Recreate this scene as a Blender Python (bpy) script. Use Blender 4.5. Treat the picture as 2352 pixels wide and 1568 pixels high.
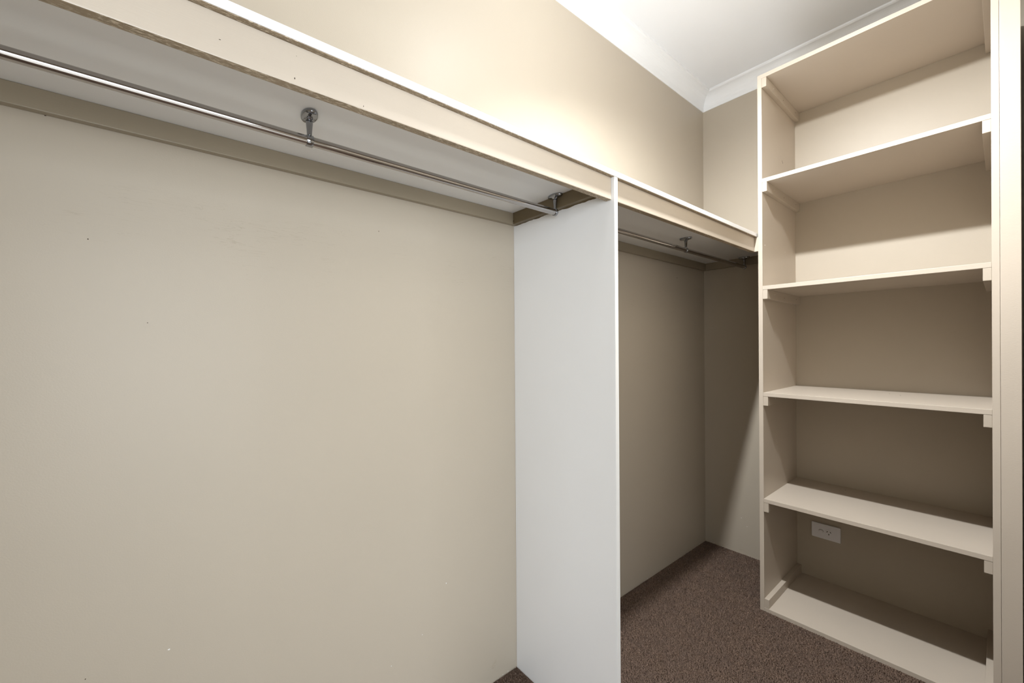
import bpy, bmesh, math, random
from mathutils import Vector, Matrix

for o in list(bpy.data.objects):
    bpy.data.objects.remove(o, do_unlink=True)
S = bpy.context.scene
C = S.collection
random.seed(7)

# ------------------------------------------------------------------ camera
CAM = Vector((1.1542, -2.4733, 1.19))
YAW, PITCH, ROLL = 0.87677, -0.00242, -0.00713
F_PX, CY = 938.13, 11.34
fwd = Vector((-math.sin(YAW) * math.cos(PITCH), math.cos(YAW) * math.cos(PITCH), math.sin(PITCH)))
rgt = fwd.cross(Vector((0, 0, 1))).normalized()
up = rgt.cross(fwd)
rgt, up = (math.cos(ROLL) * rgt + math.sin(ROLL) * up, -math.sin(ROLL) * rgt + math.cos(ROLL) * up)
cd = bpy.data.cameras.new('camera')
cd.sensor_width = 36.0
cd.lens = 36.0 * F_PX / 2352.0
cd.shift_y = CY / 2352.0
cd.clip_start = 0.02
cam = bpy.data.objects.new('camera', cd)
C.objects.link(cam)
M = Matrix((rgt, up, -fwd)).transposed().to_4x4()
M.translation = CAM
cam.matrix_world = M
S.camera = cam

# ------------------------------------------------------------------ world, light, exposure
S.view_settings.view_transform = 'Standard'
S.view_settings.look = 'None'
S.view_settings.gamma = 1.0
S.view_settings.use_curve_mapping = False
S.view_settings.exposure = 0.0
S.cycles.diffuse_bounces = 5
S.cycles.max_bounces = 8
S.cycles.adaptive_threshold = 0.02
w = bpy.data.worlds.new('world')
S.world = w
w.use_nodes = True
w.node_tree.nodes['Background'].inputs[0].default_value = (0.75, 0.87, 1.0, 1)
w.node_tree.nodes['Background'].inputs[1].default_value = 0.4

LAMP = Vector((0.62, -1.505, 2.505))       # bulb centre, read from the shelf shadows
LAMP_AIM = Vector((0.23, 0.35, -0.91)).normalized()
LAMP_COL = (0.97, 0.99, 1.0)
SPOT_POWER, SPILL_POWER = 184.0, 7.4
DAY_POWER = 222.0
dl = bpy.data.lights.new('daylight', 'AREA')
dl.shape = 'RECTANGLE'
dl.size, dl.size_y = 2.0, 4.0
dl.energy = DAY_POWER
dl.color = (0.875, 0.94, 1.0)
day = bpy.data.objects.new('window_daylight', dl)
C.objects.link(day)
day.location = (3.55, -3.95, 1.2)
day.rotation_euler = (0, math.radians(90), 0)    # shines to -x, through the window


# ------------------------------------------------------------------ materials
def nodes(name):
    m = bpy.data.materials.new(name)
    m.use_nodes = True
    nt = m.node_tree
    b = nt.nodes['Principled BSDF']
    return m, nt, b


def mixc(nt, fac, a, b_):
    n = nt.nodes.new('ShaderNodeMix')
    n.data_type = 'RGBA'
    for sock, v in ((n.inputs[0], fac), (n.inputs[6], a), (n.inputs[7], b_)):
        if hasattr(v, 'links'):
            nt.links.new(v, sock)
        elif isinstance(v, (tuple, list)):
            sock.default_value = (*v[:3], 1)
        else:
            sock.default_value = v
    return n.outputs[2]


def ramp(nt, src, lo, hi):
    n = nt.nodes.new('ShaderNodeMapRange')
    n.interpolation_type = 'SMOOTHSTEP'
    n.inputs[1].default_value, n.inputs[2].default_value = lo, hi
    nt.links.new(src, n.inputs[0])
    return n.outputs[0]


def mth(nt, op, a, b_=None):
    n = nt.nodes.new('ShaderNodeMath')
    n.operation = op
    for i, v in enumerate((a, b_)):
        if v is None:
            continue
        if hasattr(v, 'links'):
            nt.links.new(v, n.inputs[i])
        else:
            n.inputs[i].default_value = v
    return n.outputs[0]


def coord(nt, scale=(1, 1, 1), rot=(0, 0, 0)):
    g = nt.nodes.new('ShaderNodeNewGeometry')
    mp = nt.nodes.new('ShaderNodeMapping')
    mp.inputs['Scale'].default_value = scale
    mp.inputs['Rotation'].default_value = rot
    nt.links.new(g.outputs['Position'], mp.inputs[0])
    return mp.outputs[0]


def noise(nt, vec, scale, detail=3, rough=0.5, dist=0.0):
    n = nt.nodes.new('ShaderNodeTexNoise')
    n.inputs['Scale'].default_value = scale
    n.inputs['Detail'].default_value = detail
    n.inputs['Roughness'].default_value = rough
    n.inputs['Distortion'].default_value = dist
    nt.links.new(vec, n.inputs['Vector'])
    return n.outputs['Fac']


def bump(nt, b, h, strength, dist=0.001):
    n = nt.nodes.new('ShaderNodeBump')
    n.inputs['Strength'].default_value = strength
    n.inputs['Distance'].default_value = dist
    nt.links.new(h, n.inputs['Height'])
    nt.links.new(n.outputs[0], b.inputs['Normal'])


def paint(name, col, rough=0.45, stipple=0.10, scale=420, var=0.03, spec=0.4, stretch=(1, 1, 1)):
    m, nt, b = nodes(name)
    p = coord(nt)
    v = noise(nt, p, 2.3, 4)
    c2 = tuple(max(0, x * (1 - 2 * var)) for x in col)
    nt.links.new(mixc(nt, ramp(nt, v, 0.3, 0.7), c2, col), b.inputs['Base Color'])
    b.inputs['Roughness'].default_value = rough
    b.inputs['Specular IOR Level'].default_value = spec
    bump(nt, b, noise(nt, coord(nt, stretch), scale, 2), stipple, 0.0006)
    return m


BEIGE = (0.500, 0.442, 0.360)
WHITE = (0.87, 0.875, 0.88)


def wall_material(name, scuffed=False):
    m, nt, b = nodes(name)
    p = coord(nt)
    base = mixc(nt, ramp(nt, noise(nt, p, 1.7, 4), 0.3, 0.7), tuple(x * 0.97 for x in BEIGE), BEIGE)
    sep = nt.nodes.new('ShaderNodeSeparateXYZ')
    nt.links.new(p, sep.inputs[0])
    # grime low down, where shoes and the vacuum cleaner knock the wall
    low = ramp(nt, sep.outputs[2], 0.22, 0.0)
    g = ramp(nt, noise(nt, coord(nt, (1, 1, 1.6)), 16, 5, 0.65), 0.60, 0.78)
    base = mixc(nt, mth(nt, 'MULTIPLY', mth(nt, 'MULTIPLY', low, g), 0.45), base, (0.36, 0.27, 0.17))
    if scuffed:
        # scratches left by coat hangers below the rail, long and slightly slanting
        band = mth(nt, 'MULTIPLY', ramp(nt, sep.outputs[2], 1.30, 1.40), ramp(nt, sep.outputs[2], 1.56, 1.46))
        s = noise(nt, coord(nt, (1, 2.2, 26), (0.10, 0, 0)), 2.6, 3, 0.55, 0.7)
        line = mth(nt, 'SUBTRACT', 1.0, ramp(nt, mth(nt, 'ABSOLUTE', mth(nt, 'SUBTRACT', s, 0.5)), 0.0, 0.010))
        patch = ramp(nt, noise(nt, p, 5.0, 2), 0.47, 0.62)
        k = mth(nt, 'MULTIPLY', mth(nt, 'MULTIPLY', line, patch), mth(nt, 'MULTIPLY', band, 0.30))
        base = mixc(nt, k, base, (0.28, 0.22, 0.15))
    nt.links.new(base, b.inputs['Base Color'])
    b.inputs['Roughness'].default_value = 0.42
    b.inputs['Specular IOR Level'].default_value = 0.35
    h = mth(nt, 'ADD', noise(nt, p, 330, 2), mth(nt, 'MULTIPLY', noise(nt, p, 9, 3), 1.2))
    bump(nt, b, h, 0.14, 0.001)
    return m


MAT = {}
MAT['wall_scuffed'] = wall_material('hanger scuffed beige wall paint', True)
MAT['wall'] = wall_material('beige wall paint')
MAT['beige'] = paint('beige shelf paint', (0.55, 0.482, 0.402), 0.38, 0.12, 260)
MAT['beige_edge'] = paint('beige paint on sawn edge', (0.56, 0.491, 0.412), 0.40, 0.35, 170, 0.03, 0.4, (1, 1, 3.5))
MAT['cleat'] = paint('beige painted timber cleat', (0.54, 0.472, 0.392), 0.36, 0.2, 120, 0.05, 0.4, (4, 0.4, 4))
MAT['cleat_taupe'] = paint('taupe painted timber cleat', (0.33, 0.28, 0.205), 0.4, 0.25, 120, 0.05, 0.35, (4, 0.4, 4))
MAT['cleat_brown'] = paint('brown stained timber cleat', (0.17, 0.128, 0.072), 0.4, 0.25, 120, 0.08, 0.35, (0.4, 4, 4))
MAT['fascia'] = paint('beige painted pine fascia', (0.565, 0.497, 0.417), 0.36, 0.25, 110, 0.04, 0.4, (5, 0.3, 5))
MAT['white'] = paint('white melamine', WHITE, 0.30, 0.03, 300, 0.01, 0.5)
MAT['edging'] = paint('white edge tape', (0.80, 0.80, 0.785), 0.30, 0.02, 300, 0.01, 0.5)
MAT['ceiling'] = paint('white ceiling paint', (0.86, 0.88, 0.91), 0.7, 0.05, 260, 0.01, 0.2)
MAT['cornice'] = paint('white plaster cornice', (0.88, 0.90, 0.925), 0.5, 0.04, 200, 0.01, 0.3)
MAT['plastic'] = paint('white outlet plastic', (0.88, 0.88, 0.92), 0.28, 0.0, 300, 0.0, 0.5)
MAT['plastic_grey'] = paint('grey switch rocker plastic', (0.56, 0.55, 0.56), 0.3, 0.0, 300, 0.0, 0.5)
MAT['pale'] = paint('pale bounce floor', (0.80, 0.775, 0.73), 0.5, 0.05, 100)  # unseen floor, made pale to bounce light up onto shelf underside and ceiling
MAT['slot'] = paint('black slot', (0.01, 0.01, 0.012), 0.6, 0, 300, 0, 0.2)
MAT['hole'] = paint('dark nail hole', (0.05, 0.035, 0.02), 0.8, 0, 300, 0, 0.1)
MAT['chip'] = paint('white plaster showing through a chip', (0.85, 0.85, 0.84), 0.7, 0, 300, 0, 0.1)


def chrome(name, rough, col=(0.42, 0.40, 0.385)):
    m, nt, b = nodes(name)
    b.inputs['Base Color'].default_value = (*col, 1)
    b.inputs['Metallic'].default_value = 1.0
    r = ramp(nt, noise(nt, coord(nt, (60, 1, 60)), 9, 3), 0.3, 0.8)
    b.inputs['Roughness'].default_value = rough
    n = nt.nodes.new('ShaderNodeMapRange')
    n.inputs[3].default_value, n.inputs[4].default_value = rough * 0.8, rough * 1.4
    nt.links.new(r, n.inputs[0])
    nt.links.new(n.outputs[0], b.inputs['Roughness'])
    return m


MAT['rail'] = chrome('brushed chrome tube', 0.09, (0.46, 0.44, 0.43))
MAT['chrome'] = chrome('polished chrome', 0.07, (0.33, 0.34, 0.36))


def worn_underside():
    # bare brown board edge with flecks of cream paint left on it
    m, nt, b = nodes('worn fascia underside')
    p = coord(nt)
    fl = noise(nt, coord(nt, (9, 1.6, 1)), 60, 5, 0.7)
    area = ramp(nt, noise(nt, coord(nt, (0.2, 1, 0)), 4.2, 2), 0.36, 0.52)
    k = mth(nt, 'MULTIPLY', ramp(nt, fl, 0.53, 0.60), area)
    brown = mixc(nt, ramp(nt, noise(nt, coord(nt, (20, 1, 1)), 14, 4), 0.3, 0.7), (0.26, 0.20, 0.13), (0.36, 0.28, 0.19))
    nt.links.new(mixc(nt, k, brown, (0.70, 0.60, 0.46)), b.inputs['Base Color'])
    b.inputs['Roughness'].default_value = 0.55
    bump(nt, b, k, 0.5, 0.0008)
    return m


MAT['worn'] = worn_underside()


def carpet(name, dark=1.0):
    m, nt, b = nodes(name)
    p = coord(nt)
    n1 = noise(nt, coord(nt, (1, 1, 0)), 260, 2, 0.7)
    n2 = noise(nt, coord(nt, (1, 1, 0)), 14, 4, 0.6)
    c = mixc(nt, ramp(nt, n1, 0.35, 0.72), (0.052 * dark, 0.035 * dark, 0.026 * dark), (0.155 * dark, 0.110 * dark, 0.086 * dark))
    c = mixc(nt, mth(nt, 'MULTIPLY', ramp(nt, n2, 0.35, 0.65), 0.35), c, (0.075 * dark, 0.055 * dark, 0.046 * dark))
    nt.links.new(c, b.inputs['Base Color'])
    b.inputs['Roughness'].default_value = 0.95
    b.inputs['Specular IOR Level'].default_value = 0.05
    bump(nt, b, n1, 0.8, 0.004)
    return m


MAT['carpet'] = carpet('brown loop carpet', 1.7)
MAT['pile'] = carpet('brown carpet fibres', 2.3)


def bulb_material():
    m, nt, b = nodes('lit frosted bulb face')
    b.inputs['Base Color'].default_value = (0.9, 0.9, 0.88, 1)
    b.inputs['Emission Color'].default_value = (*LAMP_COL, 1)
    b.inputs['Emission Strength'].default_value = 25.0
    return m


MAT['bulb'] = bulb_material()


def glass_material():
    m, nt, b = nodes('window glass')
    nt.nodes.remove(b)
    t = nt.nodes.new('ShaderNodeBsdfTransparent')
    g = nt.nodes.new('ShaderNodeBsdfGlossy')
    g.inputs['Roughness'].default_value = 0.02
    x = nt.nodes.new('ShaderNodeMixShader')
    x.inputs[0].default_value = 0.06
    nt.links.new(t.outputs[0], x.inputs[1])
    nt.links.new(g.outputs[0], x.inputs[2])
    nt.links.new(x.outputs[0], nt.nodes['Material Output'].inputs[0])
    return m


MAT['glass'] = glass_material()


# ------------------------------------------------------------------ mesh helpers
def link(name, me, mat, parent=None):
    o = bpy.data.objects.new(name, me)
    if mat is not None:
        me.materials.clear()
        for k in (mat if isinstance(mat, (list, tuple)) else [mat]):
            me.materials.append(MAT[k])
    C.objects.link(o)
    if parent is not None:
        o.parent = parent
        pm = Matrix.Identity(4)
        q = parent
        while q is not None:                       # all roots are only translated
            pm = Matrix.Translation(q.location) @ pm
            q = q.parent
        o.location = -pm.translation if o.location.length == 0 else o.location
    return o


def add_box(bm, x0, x1, y0, y1, z0, z1):
    v = [bm.verts.new((x, y, z)) for z in (z0, z1) for y in (y0, y1) for x in (x0, x1)]
    fs = [(0, 2, 3, 1), (4, 5, 7, 6), (0, 1, 5, 4), (1, 3, 7, 5), (3, 2, 6, 7), (2, 0, 4, 6)]
    return [bm.faces.new([v[i] for i in f]) for f in fs]


def finish(bm, name, bevel=0.0, seg=2, smooth=False):
    if bevel > 0:
        bmesh.ops.bevel(bm, geom=list(bm.edges), offset=bevel, segments=seg, affect='EDGES', profile=0.6)
    bmesh.ops.recalc_face_normals(bm, faces=bm.faces)
    me = bpy.data.meshes.new(name)
    bm.to_mesh(me)
    bm.free()
    if smooth:
        me.polygons.foreach_set('use_smooth', [True] * len(me.polygons))
    return me


def box(name, dims, mat, parent=None, bevel=0.0012, seg=2, under=None):
    bm = bmesh.new()
    add_box(bm, *dims)
    me = finish(bm, name, bevel, seg)
    o = link(name, me, mat, parent)
    if under is not None:                          # a second material on the downward face
        me.materials.append(MAT[under])
        for p in me.polygons:
            if p.normal.z < -0.9:
                p.material_index = 1
    return o


def root(name, loc, label, cat, group=None):
    o = bpy.data.objects.new(name, None)
    o.empty_display_size = 0.1
    C.objects.link(o)
    o.location = loc
    o['label'], o['category'] = label, cat
    if group:
        o['group'] = group
    return o


def struct(o, label=None):
    o['kind'] = 'structure'
    if label:
        o['label'] = label
    return o


def boxes(name, lst, mat, bevel=0.0):
    bm = bmesh.new()
    for d in lst:
        add_box(bm, *d)
    return link(name, finish(bm, name, bevel), mat)


def lathe(bm, prof, n=32, cx=0.0, cy=0.0, cz=0.0, sx=1.0, sy=1.0, axis='Z'):
    rings = []
    for r, h in prof:
        ring = []
        for i in range(n):
            a = 2 * math.pi * i / n
            u, v = r * math.cos(a), r * math.sin(a)
            if axis == 'Z':
                p = (cx + u * sx, cy + v * sy, cz + h)
            else:                                   # about the y axis
                p = (cx + u, cy + h, cz + v)
            ring.append(bm.verts.new(p))
        rings.append(ring)
    for a, b in zip(rings, rings[1:]):
        for i in range(n):
            bm.faces.new((a[i], a[(i + 1) % n], b[(i + 1) % n], b[i]))
    bm.faces.new(rings[0])
    bm.faces.new(rings[-1])


# ------------------------------------------------------------------ the room
ZC = 2.668          # ceiling
XR = 1.24           # right wall
YF = -3.05          # wall behind the camera
D0, D1, DH = -2.95, -1.92, 2.12     # doorway in the right wall
XB = 3.40           # window wall of the room beyond the doorway

struct(boxes('floor_outer', [(XR + 0.1, XB + 0.1, -6.6, 0.12, -0.06, 0.0)], 'pale'), 'pale bounce floor of the next room, lightened to throw daylight up')
floor = struct(boxes('floor', [(-0.12, XR + 0.1, -3.2, 0.12, -0.06, 0.0)], 'carpet'), 'dark brown loop pile carpet floor')
ceil = struct(boxes('ceiling', [(-0.12, XB + 0.1, -6.6, 0.12, ZC, ZC + 0.06)], 'ceiling'), 'smooth white painted ceiling')
wl = struct(boxes('wall_left', [(-0.1, 0, YF - 0.1, 0.1, 0, ZC)], 'wall_scuffed'), 'beige painted wall behind the hanging space')
wb = struct(boxes('wall_back', [(0, XR + 0.1, 0, 0.1, 0, ZC)], 'wall'), 'beige painted end wall behind the open shelves')
struct(boxes('wall_front', [(0, XR, YF - 0.1, YF, 0, ZC)], 'wall'))
struct(boxes('wall_right', [(XR, XR + 0.1, D1, 0, 0, ZC), (XR, XR + 0.1, -6.5, D0, 0, ZC), (XR, XR + 0.1, D0, D1, DH, ZC)], 'wall'))
# the bright room beyond the doorway, with its window
struct(boxes('wall_outer', [(XR + 0.1, XB, -0.9, -0.8, 0, ZC), (XR + 0.1, XB, -6.6, -6.5, 0, ZC)], 'wall'))
struct(boxes('wall_window', [(XB, XB + 0.1, -6.6, -5.95, 0, ZC), (XB, XB + 0.1, -1.95, -0.8, 0, ZC),
                             (XB, XB + 0.1, -5.95, -1.95, 0, 0.25), (XB, XB + 0.1, -5.95, -1.95, 2.15, ZC)], 'wall'))
win = root('window_1', (XB + 0.05, -3.95, 0.25), 'wide white framed window in the next room', 'window')
del win['category']
win['kind'] = 'structure'
fr = bmesh.new()
for d in ((-5.95, -5.90, 0.25, 2.15), (-2.0, -1.95, 0.25, 2.15), (-5.95, -1.95, 0.25, 0.30), (-5.95, -1.95, 2.10, 2.15), (-3.98, -3.92, 0.3, 2.1)):
    add_box(fr, XB + 0.02, XB + 0.07, *d)
link('window_frame', finish(fr, 'window_frame'), 'white', win)
for y0, y1 in ((-5.90, -3.98), (-3.92, -2.0)):
    box('pane', (XB + 0.043, XB + 0.047, y0, y1, 0.30, 2.10), 'glass', win, 0)


def cornice(name, along, a0, a1, ma, mb, sgn=1):
    """cove cornice; ma/mb mitre the ends (+1 recedes with the projection)"""
    prof = [(0.0, ZC - 0.083), (0.004, ZC - 0.083), (0.0055, ZC - 0.0775)]
    for i in range(1, 10):
        t = i / 10 * math.pi / 2
        prof.append((0.0055 + 0.0575 * (1 - math.cos(t)), ZC - 0.0775 + 0.066 * math.sin(t)))
    prof += [(0.063, ZC - 0.0115), (0.066, ZC - 0.0115), (0.0715, ZC - 0.0075), (0.072, ZC)]
    bm = bmesh.new()
    ends = []
    for e, mm in ((a0, ma), (a1, mb)):
        ring = []
        for d, z in prof + [(0.0, ZC)]:
            q = e + mm * d
            if along == 'y':
                ring.append(bm.verts.new((d if sgn > 0 else XR - d, q, z)))
            else:
                ring.append(bm.verts.new((q, -d if sgn > 0 else YF + d, z)))
        ends.append(ring)
    n = len(ends[0])
    for i in range(n):
        bm.faces.new((ends[0][i], ends[0][(i + 1) % n], ends[1][(i + 1) % n], ends[1][i]))
    bm.faces.new(ends[0])
    bm.faces.new(ends[1])
    return struct(link(name, finish(bm, name), 'cornice'), 'white coved plaster cornice below the ceiling')


cornice('trim_1', 'y', YF, 0.0, 1, -1)
cornice('trim_2', 'x', 0.0, XR, 1, -1)
cornice('trim_3', 'y', YF, 0.0, 1, -1, -1)
cornice('trim_4', 'x', 0.0, XR, 1, -1, -1)


# small marks on the walls, placed where the photograph shows them
def chip(name, parent, pos, normal, rx, ry, mat, rot=0.0):
    bm = bmesh.new()
    n = 9
    q = Vector(normal).to_track_quat('Z', 'Y')
    rings = []
    for h, k in ((0.0, 1.0), (0.0005, 0.85)):
        ring = []
        for i in range(n):
            a = 2 * math.pi * i / n
            r = k * (0.8 + 0.35 * random.random())
            p = Vector((rx * r * math.cos(a), ry * r * math.sin(a), h))
            p.rotate(Matrix.Rotation(rot, 3, 'Z'))
            ring.append(bm.verts.new(q @ p + Vector(pos)))
        rings.append(ring)
    for i in range(n):
        bm.faces.new((rings[0][i], rings[0][(i + 1) % n], rings[1][(i + 1) % n], rings[1][i]))
    bm.faces.new(rings[1])
    bm.faces.new(rings[0])
    return link(name, finish(bm, name), mat, parent)


for y, z, rx, ry, mt in ((-2.4832, 0.5388, 0.0024, 0.0016, 'chip'),
                         (-1.7968, 0.4223, 0.0014, 0.0026, 'chip'),
                         (-1.8831, 0.2954, 0.0012, 0.0012, 'chip'),
                         (-1.9836, 0.2491, 0.0014, 0.0011, 'chip'),
                         (-1.5425, 0.0060, 0.0016, 0.0012, 'chip'),
                         (-1.5668, 0.0060, 0.0011, 0.0011, 'chip'),
                         (-2.5995, 1.4057, 0.0011, 0.0011, 'hole'),
                         (-2.5128, 1.2433, 0.0010, 0.0010, 'hole'),
                         (-2.6089, 0.5412, 0.0010, 0.0010, 'hole'),
                         (-2.0113, 1.5229, 0.0008, 0.0016, 'hole'),
                         (-0.0751, 0.0060, 0.0022, 0.0016, 'chip'),
                         (-0.6320, 0.0060, 0.0022, 0.0018, 'chip'),
                         (-0.3195, 1.5577, 0.0020, 0.0026, 'hole')):
    chip('paint_chip' if mt == 'chip' else 'nail_hole', wl, (0, y, z), (1, 0, 0), rx, ry, mt)
for x, z in ((0.0350, 0.0060), (0.0503, 0.0060), (0.2040, 0.2038), (0.2334, 0.1643)):
    chip('paint_chip', wb, (x, 0, z), (0, -1, 0), .0020, .0014, 'chip')

# ------------------------------------------------------------------ open shelving unit
YU = -0.455
XL0, XL1, XR1, XR2, XR3 = 0.455, 0.472, 1.132, 1.149, 1.192
unit = root('shelving_unit', (0.82, -0.23, 0), 'tall beige painted open shelving unit standing against the end wall', 'shelves')
panels = [box('side_panel', (x0, x1, YU, 0, 0, 2.3665), 'beige_edge', unit, 0.001) for x0, x1 in ((XL0, XL1), (XR1, XR2))]
box('end_stile', (XR2 + 0.0004, XR3, YU + 0.0006, 0, 0, 2.3835), 'beige_edge', unit, 0.0015)
tops = [2.3835, 1.9220, 1.4462, 0.9732, 0.5012, 0.0168]
TH = 0.0172
shelves = []
for i, z in enumerate(tops):
    x0, x1 = (XL0, XR2) if i == 0 else (XL1, XR1)
    shelves.append(box('shelf', (x0, x1, YU, -0.0006, z - TH, z), 'beige_edge', unit, 0.0011))
for i, z in enumerate(tops):
    zz = (z, z + 0.0395) if i == 5 else (z - TH - 0.0412, z - TH)
    for k, (x0, x1) in enumerate(((XL1, XL1 + 0.0188), (XR1 - 0.0188, XR1))):
        c = box('cleat', (x0, x1, YU + 0.0008, -0.0006, zz[0], zz[1]), 'cleat', unit, 0.0014)
        if k == 0 and i < 5:
            zm = (zz[0] + zz[1]) / 2
            for yy, dz in ((-0.36, 0.004), (-0.235, -0.003), (-0.06, 0.002)):
                chip('nail_hole', c, (x1, yy, zm + dz), (1, 0, 0), 0.0016, 0.0022, 'hole' if yy != -0.36 else 'chip')
for p in ((0.8453, -0.1301, 0.9732), (0.8845, -0.1766, 0.9732)):
    chip('nail_hole', shelves[3], p, (0, 0, 1), .0018, .0014, 'hole')
chip('nail_hole', shelves[4], (0.6805, -0.0509, 0.5012), (0, 0, 1), .0018, .0014, 'hole')
chip('scuff', panels[0], (0.4720, -0.1897, 2.0706), (1, 0, 0), .0008, .009, 'hole', 0.7)
for p in ((0.4720, -0.4234, 1.6318), (0.4720, -0.1596, 1.6376)):
    chip('filled_hole', panels[0], p, (1, 0, 0), .002, .002, 'chip')

# ------------------------------------------------------------------ white hanging shelf with its fascia and cleats
ZS, ZT, XF, XE = 1.6705, 1.6862, 0.4370, 0.4478
DV0, DV1 = -1.5010, -1.4855                         # the divider panel
YN = YF + 0.003
hs = root('hanging_shelf', (0.22, -1.5, ZS), 'long white shelf board above the rails with a beige fascia below its edge', 'shelf')
box('board', (0.0005, XE, YN, -0.0005, ZS, ZT), 'white', hs, 0.0012)
ZB = 1.6055
fa = box('fascia', (XF - 0.0185, XF, YN, DV0 - 0.0004, ZB, ZS - 0.0012), 'fascia', hs, 0.0018, under='worn')
for p, rx, ry in (((0.4370, -2.3208, 1.6158), 0.0007, 0.0018), ((0.4370, -2.2119, 1.6118), 0.0004, 0.0015), ((0.4370, -2.4176, 1.6314), 0.0012, 0.0004), ((0.4370, -2.3181, 1.6522), 0.0004, 0.0004)):
    chip('nail_hole', fa, p, (1, 0, 0), rx, ry, 'hole')
box('fascia', (XF - 0.0185, XF, DV1 + 0.0004, -0.446, ZB, ZS - 0.0012), 'fascia', hs, 0.0018, under='worn')
for y0, y1 in ((YN, DV0), (DV1, -0.446)):
    box('paint_strip', (XF - 0.0185, XE - 0.0012, y0, y1, ZS - 0.0011, ZS - 0.0001), 'worn', hs, 0)
box('end_block', (XF - 0.0185, XL0 - 0.0006, -0.4455, -0.425, ZB, ZS - 0.0012), 'fascia', hs, 0.001)
ZK = 1.6295
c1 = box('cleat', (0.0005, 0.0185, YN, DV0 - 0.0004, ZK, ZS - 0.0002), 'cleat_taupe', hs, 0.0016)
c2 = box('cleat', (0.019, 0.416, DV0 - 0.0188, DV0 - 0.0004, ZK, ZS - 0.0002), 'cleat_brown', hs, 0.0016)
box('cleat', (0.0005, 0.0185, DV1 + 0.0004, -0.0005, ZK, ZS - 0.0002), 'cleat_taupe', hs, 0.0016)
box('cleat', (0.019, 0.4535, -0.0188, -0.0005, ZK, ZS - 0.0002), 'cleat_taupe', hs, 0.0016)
chip('nail_hole', c2, (0.022, DV0 - 0.0188, 1.640), (0, -1, 0), 0.0026, 0.0026, 'hole')
chip('nail_hole', c1, (0.0012, -2.6540, 1.6295), (0, 0, -1), 0.0014, 0.0014, 'hole')
chip('nail_hole', c1, (-0.0052, -1.9578, 1.6295), (0, 0, -1), 0.0018, 0.0018, 'hole')

# ------------------------------------------------------------------ white divider panel
dv = root('divider_panel', (0.22, -1.493, 0), 'tall white upright panel dividing the hanging space under the shelf', 'panel')
box('panel', (0.0008, 0.4462, DV0, DV1, 0.0, ZS - 0.0004), 'white', dv, 0.0006)
box('edge_tape', (0.4463, 0.4472, DV0 + 0.0003, DV1 - 0.0003, 0.0, ZS - 0.0004), 'edging', dv, 0.0003)

bm = bmesh.new()
rp = random.Random(11)
low, n = 0.0008, 60
cols = []
for i in range(n + 1):
    low = min(0.0042, max(0.0002, low + rp.uniform(-0.0011, 0.0011)))
    x = 0.004 + (0.416 - 0.004) * i / n
    cols.append([bm.verts.new((x, DV0 - d, z)) for d, z in ((0.0, ZK + 0.0005), (0.0004, ZK + 0.0005), (0.0004, ZK - low), (0.0, ZK - low - 0.0002))])
for a, b in zip(cols, cols[1:]):
    for k in range(3):
        bm.faces.new((a[k], a[k + 1], b[k + 1], b[k]))
link('paint_smear', finish(bm, 'paint_smear'), 'cleat_brown', dv)

# ------------------------------------------------------------------ chrome hanging rails
RX, RZ, RR = 0.2385, 1.6152, 0.0098


def bracket(parent, y, end=0):
    """oval flange screwed to the board, tapering stem, clamp ring around the tube (end = -1/+1: closed cup)"""
    bm = bmesh.new()
    prof = [(0.0150, 0.0), (0.0153, -0.0012), (0.0150, -0.0060), (0.0138, -0.0078), (0.0112, -0.0086), (0.0092, -0.0098), (0.0080, -0.0120), (0.0068, -0.0140)]
    rings = []
    n = 40
    for r, h in prof:
        ring = []
        ext = max(0.0, (r - 0.0075)) / 0.0078 * 0.0135      # stretches the flange into an oval along x
        for i in range(n):
            a = 2 * math.pi * i / n
            ring.append(bm.verts.new((RX + r * math.cos(a) + ext * math.cos(a), y + r * math.sin(a), ZS + h - 0.0002)))
        rings.append(ring)
    for a, c in zip(rings, rings[1:]):
        for i in range(n):
            bm.faces.new((a[i], a[(i + 1) % n], c[(i + 1) % n], c[i]))
    bm.faces.new(rings[0])
    bm.faces.new(rings[-1])
    br = link('bracket', finish(bm, 'bracket', smooth=True), 'chrome', parent)
    bm = bmesh.new()
    L = ZS - 0.012 - (RZ + RR)
    lathe(bm, [(0.0071, 0.0), (0.0066, -L * 0.25), (0.0055, -L * 0.6), (0.0049, -L * 0.9), (0.0052, -L - 0.002)], 24, RX, y, ZS - 0.012)
    link('stem', finish(bm, 'stem', smooth=True), 'chrome', br)
    bm = bmesh.new()
    W = 0.0062
    if end == 0:
        lathe(bm, [(RR + 0.0002, -W), (RR + 0.0016, -W), (RR + 0.0021, -W + 0.0008), (RR + 0.0021, W - 0.0008), (RR + 0.0016, W), (RR + 0.0002, W)], 32, RX, y, RZ, axis='Y')
    else:
        pr = [(RR + 0.0002, -W), (RR + 0.0018, -W), (RR + 0.0024, -W + 0.001), (RR + 0.0022, W * 0.3), (RR * 0.93, W * 0.8), (RR * 0.6, W * 1.15), (0.001, W * 1.3)]
        lathe(bm, [(r, h * end) for r, h in pr], 32, RX, y, RZ, axis='Y')
    link('clamp_ring', finish(bm, 'clamp_ring', smooth=True), 'chrome', br)
    for s in (-1, 1):
        bm = bmesh.new()
        lathe(bm, [(0.0028, -0.0068), (0.0026, -0.0080), (0.0012, -0.0086)], 12, RX + s * 0.0205, y, ZS)
        link('screw', finish(bm, 'screw', smooth=True), 'chrome', br)


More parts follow.
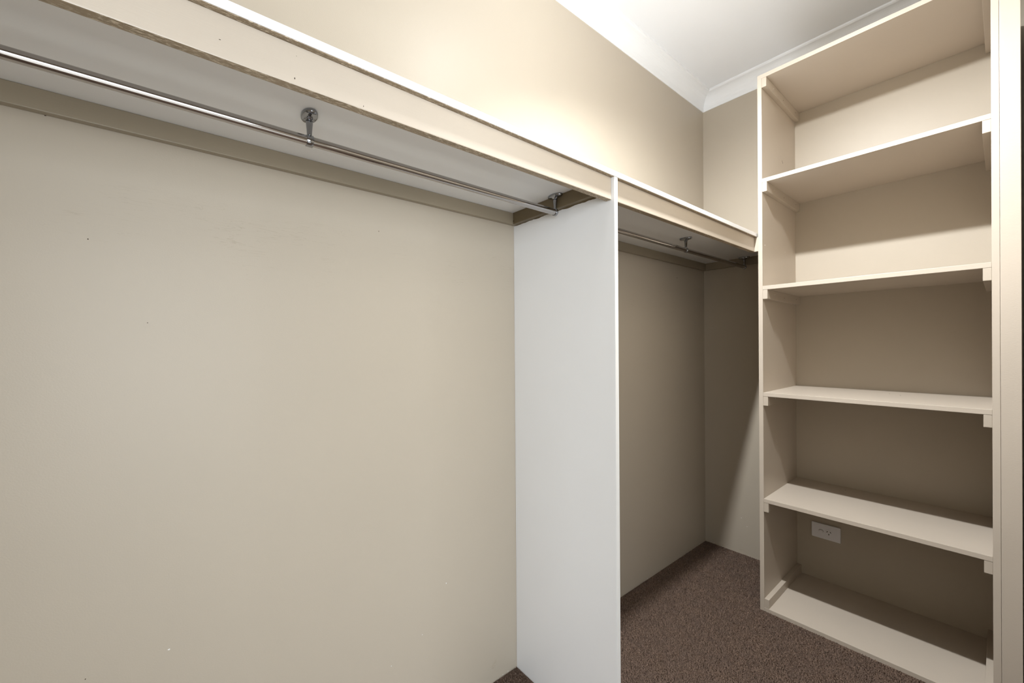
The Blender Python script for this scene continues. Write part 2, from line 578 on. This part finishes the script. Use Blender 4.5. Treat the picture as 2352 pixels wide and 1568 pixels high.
def rail(label, y0, y1, ys):
    r = root('hanging_rail', (RX, (y0 + y1) / 2, RZ), label, 'rail', 'chrome hanging rails')
    bm = bmesh.new()
    lathe(bm, [(RR - 0.0006, y0), (RR, y0 + 0.0008), (RR, y0 + 0.003), (RR, y1 - 0.003), (RR, y1 - 0.0008), (RR - 0.0006, y1)], 48, RX, 0, RZ, axis='Y')
    me = finish(bm, 'tube')
    for p in me.polygons:
        p.use_smooth = len(p.vertices) == 4
    link('tube', me, 'rail', r)
    for y, e in ys:
        bracket(r, y, e)
    return r


rail('longer chrome clothes rail in the wide bay left of the white divider panel', YF + 0.012, -1.5225, ((-3.02, -1), (-2.2520, 0), (-1.5270, 1)))
rail('shorter chrome clothes rail in the narrow bay between divider panel and end wall', -1.462, -0.0275, ((-1.4675, -1), (-0.6840, 0), (-0.0330, 1)))

# ------------------------------------------------------------------ power outlet on the end wall
po = root('power_outlet', (0.5945, 0, 0.2615), 'white single power outlet with switch on the wall inside the bottom shelf bay', 'outlet')
PX0, PX1, PZ0, PZ1 = 0.5365, 0.6525, 0.2245, 0.2975
box('plate', (PX0, PX1, -0.0085, -0.0004, PZ0, PZ1), 'plastic', po, 0.0022, 3)
pcx, pcz = (PX0 + PX1) / 2, (PZ0 + PZ1) / 2


def disc_y(name, parent, cx, cz, y, rx, rz, h, mat, n=28):
    bm = bmesh.new()
    rings = []
    for k, dy in ((1.0, 0.0), (1.0, -h * 0.7), (0.9, -h), (0.5, -h)):
        rings.append([bm.verts.new((cx + rx * k * math.cos(2 * math.pi * i / n), y + dy, cz + rz * k * math.sin(2 * math.pi * i / n))) for i in range(n)])
    for a, b in zip(rings, rings[1:]):
        for i in range(n):
            bm.faces.new((a[i], a[(i + 1) % n], b[(i + 1) % n], b[i]))
    bm.faces.new(rings[0])
    bm.faces.new(rings[-1])
    return link(name, finish(bm, name), mat, parent)


sw = disc_y('switch_well', po, pcx - 0.0185, pcz + 0.001, -0.0085, 0.0102, 0.0078, 0.0006, 'plastic_grey')
disc_y('rocker', sw, pcx - 0.0190, pcz - 0.0006, -0.0091, 0.0084, 0.0058, 0.0028, 'plastic')
sf = disc_y('socket_face', po, pcx + 0.0125, pcz - 0.0005, -0.0085, 0.0165, 0.0165, 0.0009, 'plastic')
for dx, dz, ang in ((-0.0068, 0.0045, 0.55), (0.0068, 0.0045, -0.55), (0.0, -0.0070, 0.0)):
    bm = bmesh.new()
    add_box(bm, -0.0013, 0.0013, -0.0006, 0.0, -0.0034, 0.0034)
    bmesh.ops.rotate(bm, verts=bm.verts, matrix=Matrix.Rotation(ang, 3, 'Y'), cent=(0, 0, 0))
    bmesh.ops.translate(bm, verts=bm.verts, vec=(pcx + 0.0125 + dx, -0.0092, pcz - 0.0005 + dz))
    link('pin_slot', finish(bm, 'pin_slot'), 'slot', sf)

# ------------------------------------------------------------------ ceiling lamp (above the frame; it throws the shelf shadows)
lp = root('ceiling_lamp', (LAMP.x, LAMP.y, ZC), 'small spotlight with a frosted reflector bulb on the ceiling', 'lamp')
bm = bmesh.new()
lathe(bm, [(0.045, 0.0), (0.045, -0.010), (0.038, -0.018), (0.012, -0.022), (0.008, -0.030), (0.008, -0.085)], 32, LAMP.x, LAMP.y - 0.075, ZC)
link('lamp_base', finish(bm, 'lamp_base', smooth=True), 'plastic', lp)
q = LAMP_AIM.to_track_quat('Z', 'Y')


def along(bm, prof, n=32):
    rings = [[bm.verts.new(q @ Vector((r * math.cos(2 * math.pi * i / n), r * math.sin(2 * math.pi * i / n), h)) + LAMP) for i in range(n)] for r, h in prof]
    for a_, b_ in zip(rings, rings[1:]):
        for i in range(n):
            bm.faces.new((a_[i], a_[(i + 1) % n], b_[(i + 1) % n], b_[i]))
    bm.faces.new(rings[0])
    bm.faces.new(rings[-1])


bm = bmesh.new()
along(bm, [(0.010, -0.115), (0.016, -0.110), (0.018, -0.075), (0.024, -0.060), (0.030, -0.045), (0.030, -0.042)])
link('lamp_holder', finish(bm, 'lamp_holder', smooth=True), 'plastic', lp)
bm = bmesh.new()
along(bm, [(0.030, -0.0415), (0.0295, -0.038), (0.022, -0.033), (0.010, -0.031)])
link('bulb_face', finish(bm, 'bulb_face', smooth=True), 'bulb', lp)
for kind, power in (('SPOT', SPOT_POWER), ('POINT', SPILL_POWER)):
    ld = bpy.data.lights.new('lamp_light', kind)
    ld.energy = power
    ld.color = LAMP_COL
    ld.shadow_soft_size = 0.026
    if kind == 'SPOT':
        ld.spot_size, ld.spot_blend = math.radians(152), 1.0
    lo = bpy.data.objects.new('lamp_light', ld)
    C.objects.link(lo)
    lo.parent = lp
    lo.location = LAMP - Vector(lp.location)
    lo.rotation_euler = LAMP_AIM.to_track_quat('-Z', 'Y').to_euler()


# ------------------------------------------------------------------ carpet pile (nobody could count it)
def pile():
    verts, faces = [], []
    rnd = random.Random(3)
    st = 0.0042
    y = -1.75
    while y < -0.004:
        x = 0.004
        while x < 1.20:
            if not (y > YU - 0.002 and x > XL0 - 0.002) and not (DV0 - 0.003 < y < DV1 + 0.003 and x < 0.449):
                px, py = x + rnd.uniform(-.0018, .0018), y + rnd.uniform(-.0018, .0018)
                a = rnd.uniform(0, math.pi)
                h = rnd.uniform(0.003, 0.0062)
                wd = rnd.uniform(0.0009, 0.0017)
                dx, dy = math.cos(a) * wd, math.sin(a) * wd
                lx, ly = rnd.uniform(-.003, .003), rnd.uniform(-.003, .003)
                i = len(verts)
                px = min(max(px, 0.004), 1.2)
                verts += [(px - dx, py - dy, 0), (px + dx, py + dy, 0), (px + dx * .7 + lx, py + dy * .7 + ly, h), (px - dx * .7 + lx, py - dy * .7 + ly, h)]
                faces.append((i, i + 1, i + 2, i + 3))
            x += st
        y += st
    me = bpy.data.meshes.new('carpet_pile')
    me.from_pydata(verts, [], faces)
    o = link('carpet_pile', me, 'pile', floor)
    o['kind'] = 'stuff'
    o['label'] = 'short brown carpet pile'


pile()
